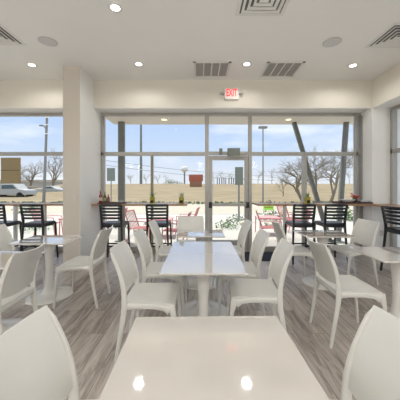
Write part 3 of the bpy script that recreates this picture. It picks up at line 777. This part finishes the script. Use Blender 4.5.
for q, (X_, Y_, sd) in enumerate([(44, 52, 71), (52, 56, 72)]):
    tree(200+X_*F/Y_, Y_, 6.5, 1.3, 'leafless tree outside the side window', 4, .12, 0, sd)
sh = shrub(*(px(173, 186, 66).x, 66, 1.75), 2.6, 1.3, 'dark round bush on the horizon left of the round topped mast', M['leafd'], 200)
st('ground_side', [(4.42, 90, -20, YW+.05, -.16, -.03), (-90, XL-.21, -20, YW+.05, -.16, -.03)], M['concrete'], 'paving outside the side window', 'paving')

# overpass and vehicles at the left
t = empty('road_overpass', (-66, 92, 0)); tag(t, 'long pale road overpass on the horizon in the left window', 'bridge')
MB().box(-50, 22, -5, 5, 0.0, 1.5).build('deck', M['concrete'], t); t.location.z = 1.3
MB().box(-50, 22, -5.3, -5, 1.5, 2.3).build('parapet', M['rock'], t)
for q in range(6): MB().tube([(-40+q*11.5, 0, -1.4), (-40+q*11.5, 0, .0)], .9, 12).build('pier', M['concrete'], t)
def truck(x, y, lab, body, L=5.4, H=1.9):
    t = empty('parked_truck', (x, y, -.05)); tag(t, lab, 'truck')
    mb = MB(); prof = [(-L/2, .45), (-L/2, 1.05), (-L*.15, 1.1), (-L*.12, H-.05), (L*.17, H), (L*.28, 1.15), (L*.48, 1.0), (L/2, .6), (L/2, .45)]
    a = [mb.bm.verts.new((p, -.9, q)) for p, q in prof]; b = [mb.bm.verts.new((p, .9, q)) for p, q in prof]
    mb.face(a); mb.face(b[::-1])
    for i in range(len(prof)): mb.face([a[i], a[(i+1) % len(prof)], b[(i+1) % len(prof)], b[i]])
    mb.build('body', body, t, bevel=.05)
    for s in (-1, 1):
        mb = MB(); w_ = [(-L*.10, 1.15), (-L*.095, H-.15), (L*.15, H-.12), (L*.24, 1.17)]
        a = [mb.bm.verts.new((p, s*.90, q)) for p, q in w_]; b = [mb.bm.verts.new((p, s*.915, q)) for p, q in w_]
        mb.face(a); mb.face(b[::-1])
        for i in range(4): mb.face([a[i], a[(i+1) % 4], b[(i+1) % 4], b[i]])
        mb.build('side_window', M['carglass'], t)
        for xx in (-L*.32, L*.32):
            mb = MB(); mb.tube([(xx, s*.70, .38), (xx, s*.93, .38)], .38, 18); mb.build('wheel', M['tyre'], t)
truck(-22.6, 30.0, 'pale vehicle with dark windows parked behind the left window at the left edge', M['car'], 5.0, 1.75)
truck(-21.6, 36, 'pale vehicle farther off between the utility pole and the pillar', M['car'], 4.4, 1.5)
t = empty('grey_building', (-34, 44, 0)); tag(t, 'low building with dark windows beyond the left window', 'building')
MB().box(-9, 8, -3, 3, -.1, 1.2).build('wall', M['concrete'], t)
MB().box(-9.3, 8.3, -3.3, 3.3, 1.2, 1.45).build('roof', M['rock'], t)
for q in range(5): MB().box(-8+q*3.2, -5.6+q*3.2, -3.05, -2.98, .1, 1.0).build('window', M['bus'], t)

# ------------------------------------------------------------------ world and sun
wd = bpy.data.worlds.new('sky'); SC.world = wd; wd.use_nodes = True; nt = wd.node_tree; L = nt.links.new
bg = nt.nodes['Background']; tc = nt.nodes.new('ShaderNodeTexCoord'); sp = nt.nodes.new('ShaderNodeSeparateXYZ'); L(tc.outputs['Generated'], sp.inputs[0])
cr = nt.nodes.new('ShaderNodeValToRGB'); L(sp.outputs['Z'], cr.inputs[0]); c = cr.color_ramp
c.elements[0].position = 0; c.elements[0].color = (.74, .77, .82, 1)
c.elements[1].position = .9; c.elements[1].color = (.80, .85, .93, 1)
for p_, cc in ((.06, (.66, .72, .84, 1)), (.14, (.54, .66, .86, 1)), (.26, (.45, .59, .87, 1)), (.40, (.72, .79, .91, 1))):
    e_ = c.elements.new(p_); e_.color = cc
mp = nt.nodes.new('ShaderNodeMapping'); mp.inputs['Scale'].default_value = (1.6, 1.6, 7); mp.inputs['Location'].default_value = (.35, 0, .2); L(tc.outputs['Generated'], mp.inputs[0])
nz = nt.nodes.new('ShaderNodeTexNoise'); nz.inputs['Scale'].default_value = 1.7; nz.inputs['Detail'].default_value = 6; L(mp.outputs[0], nz.inputs['Vector'])
r2 = nt.nodes.new('ShaderNodeValToRGB'); r2.color_ramp.elements[0].position = .52; r2.color_ramp.elements[0].color = (0, 0, 0, 1); r2.color_ramp.elements[1].position = .72; r2.color_ramp.elements[1].color = (.8, .8, .8, 1); L(nz.outputs['Fac'], r2.inputs[0])
mx = nt.nodes.new('ShaderNodeMixRGB'); L(r2.outputs[0], mx.inputs[0]); L(cr.outputs[0], mx.inputs[1]); mx.inputs[2].default_value = (.93, .94, .97, 1)
L(mx.outputs[0], bg.inputs[0]); bg.inputs[1].default_value = .93
sn = bpy.data.lights.new('sun', 'SUN'); sn.energy = 4.2; sn.angle = R(6); sn.color = (1, .96, .88)
so = bpy.data.objects.new('sun', sn); so.rotation_euler = Vector((-.25, .28, 1)).to_track_quat('Z', 'Y').to_euler(); COL.objects.link(so)

# ------------------------------------------------------------------ camera
cd = bpy.data.cameras.new('camera'); co = bpy.data.objects.new('camera', cd); COL.objects.link(co)
co.location = (0, 0, CH); co.rotation_euler = (R(90), 0, 0)
cd.sensor_width = 36; cd.sensor_fit = 'HORIZONTAL'; cd.lens = 36*F/400; cd.shift_y = -14/400; cd.clip_start = .05; cd.clip_end = 500
SC.camera = co
vs = SC.view_settings; vs.view_transform = 'Standard'; vs.look = 'None'; vs.exposure = .36; vs.gamma = 1; vs.use_curve_mapping = False
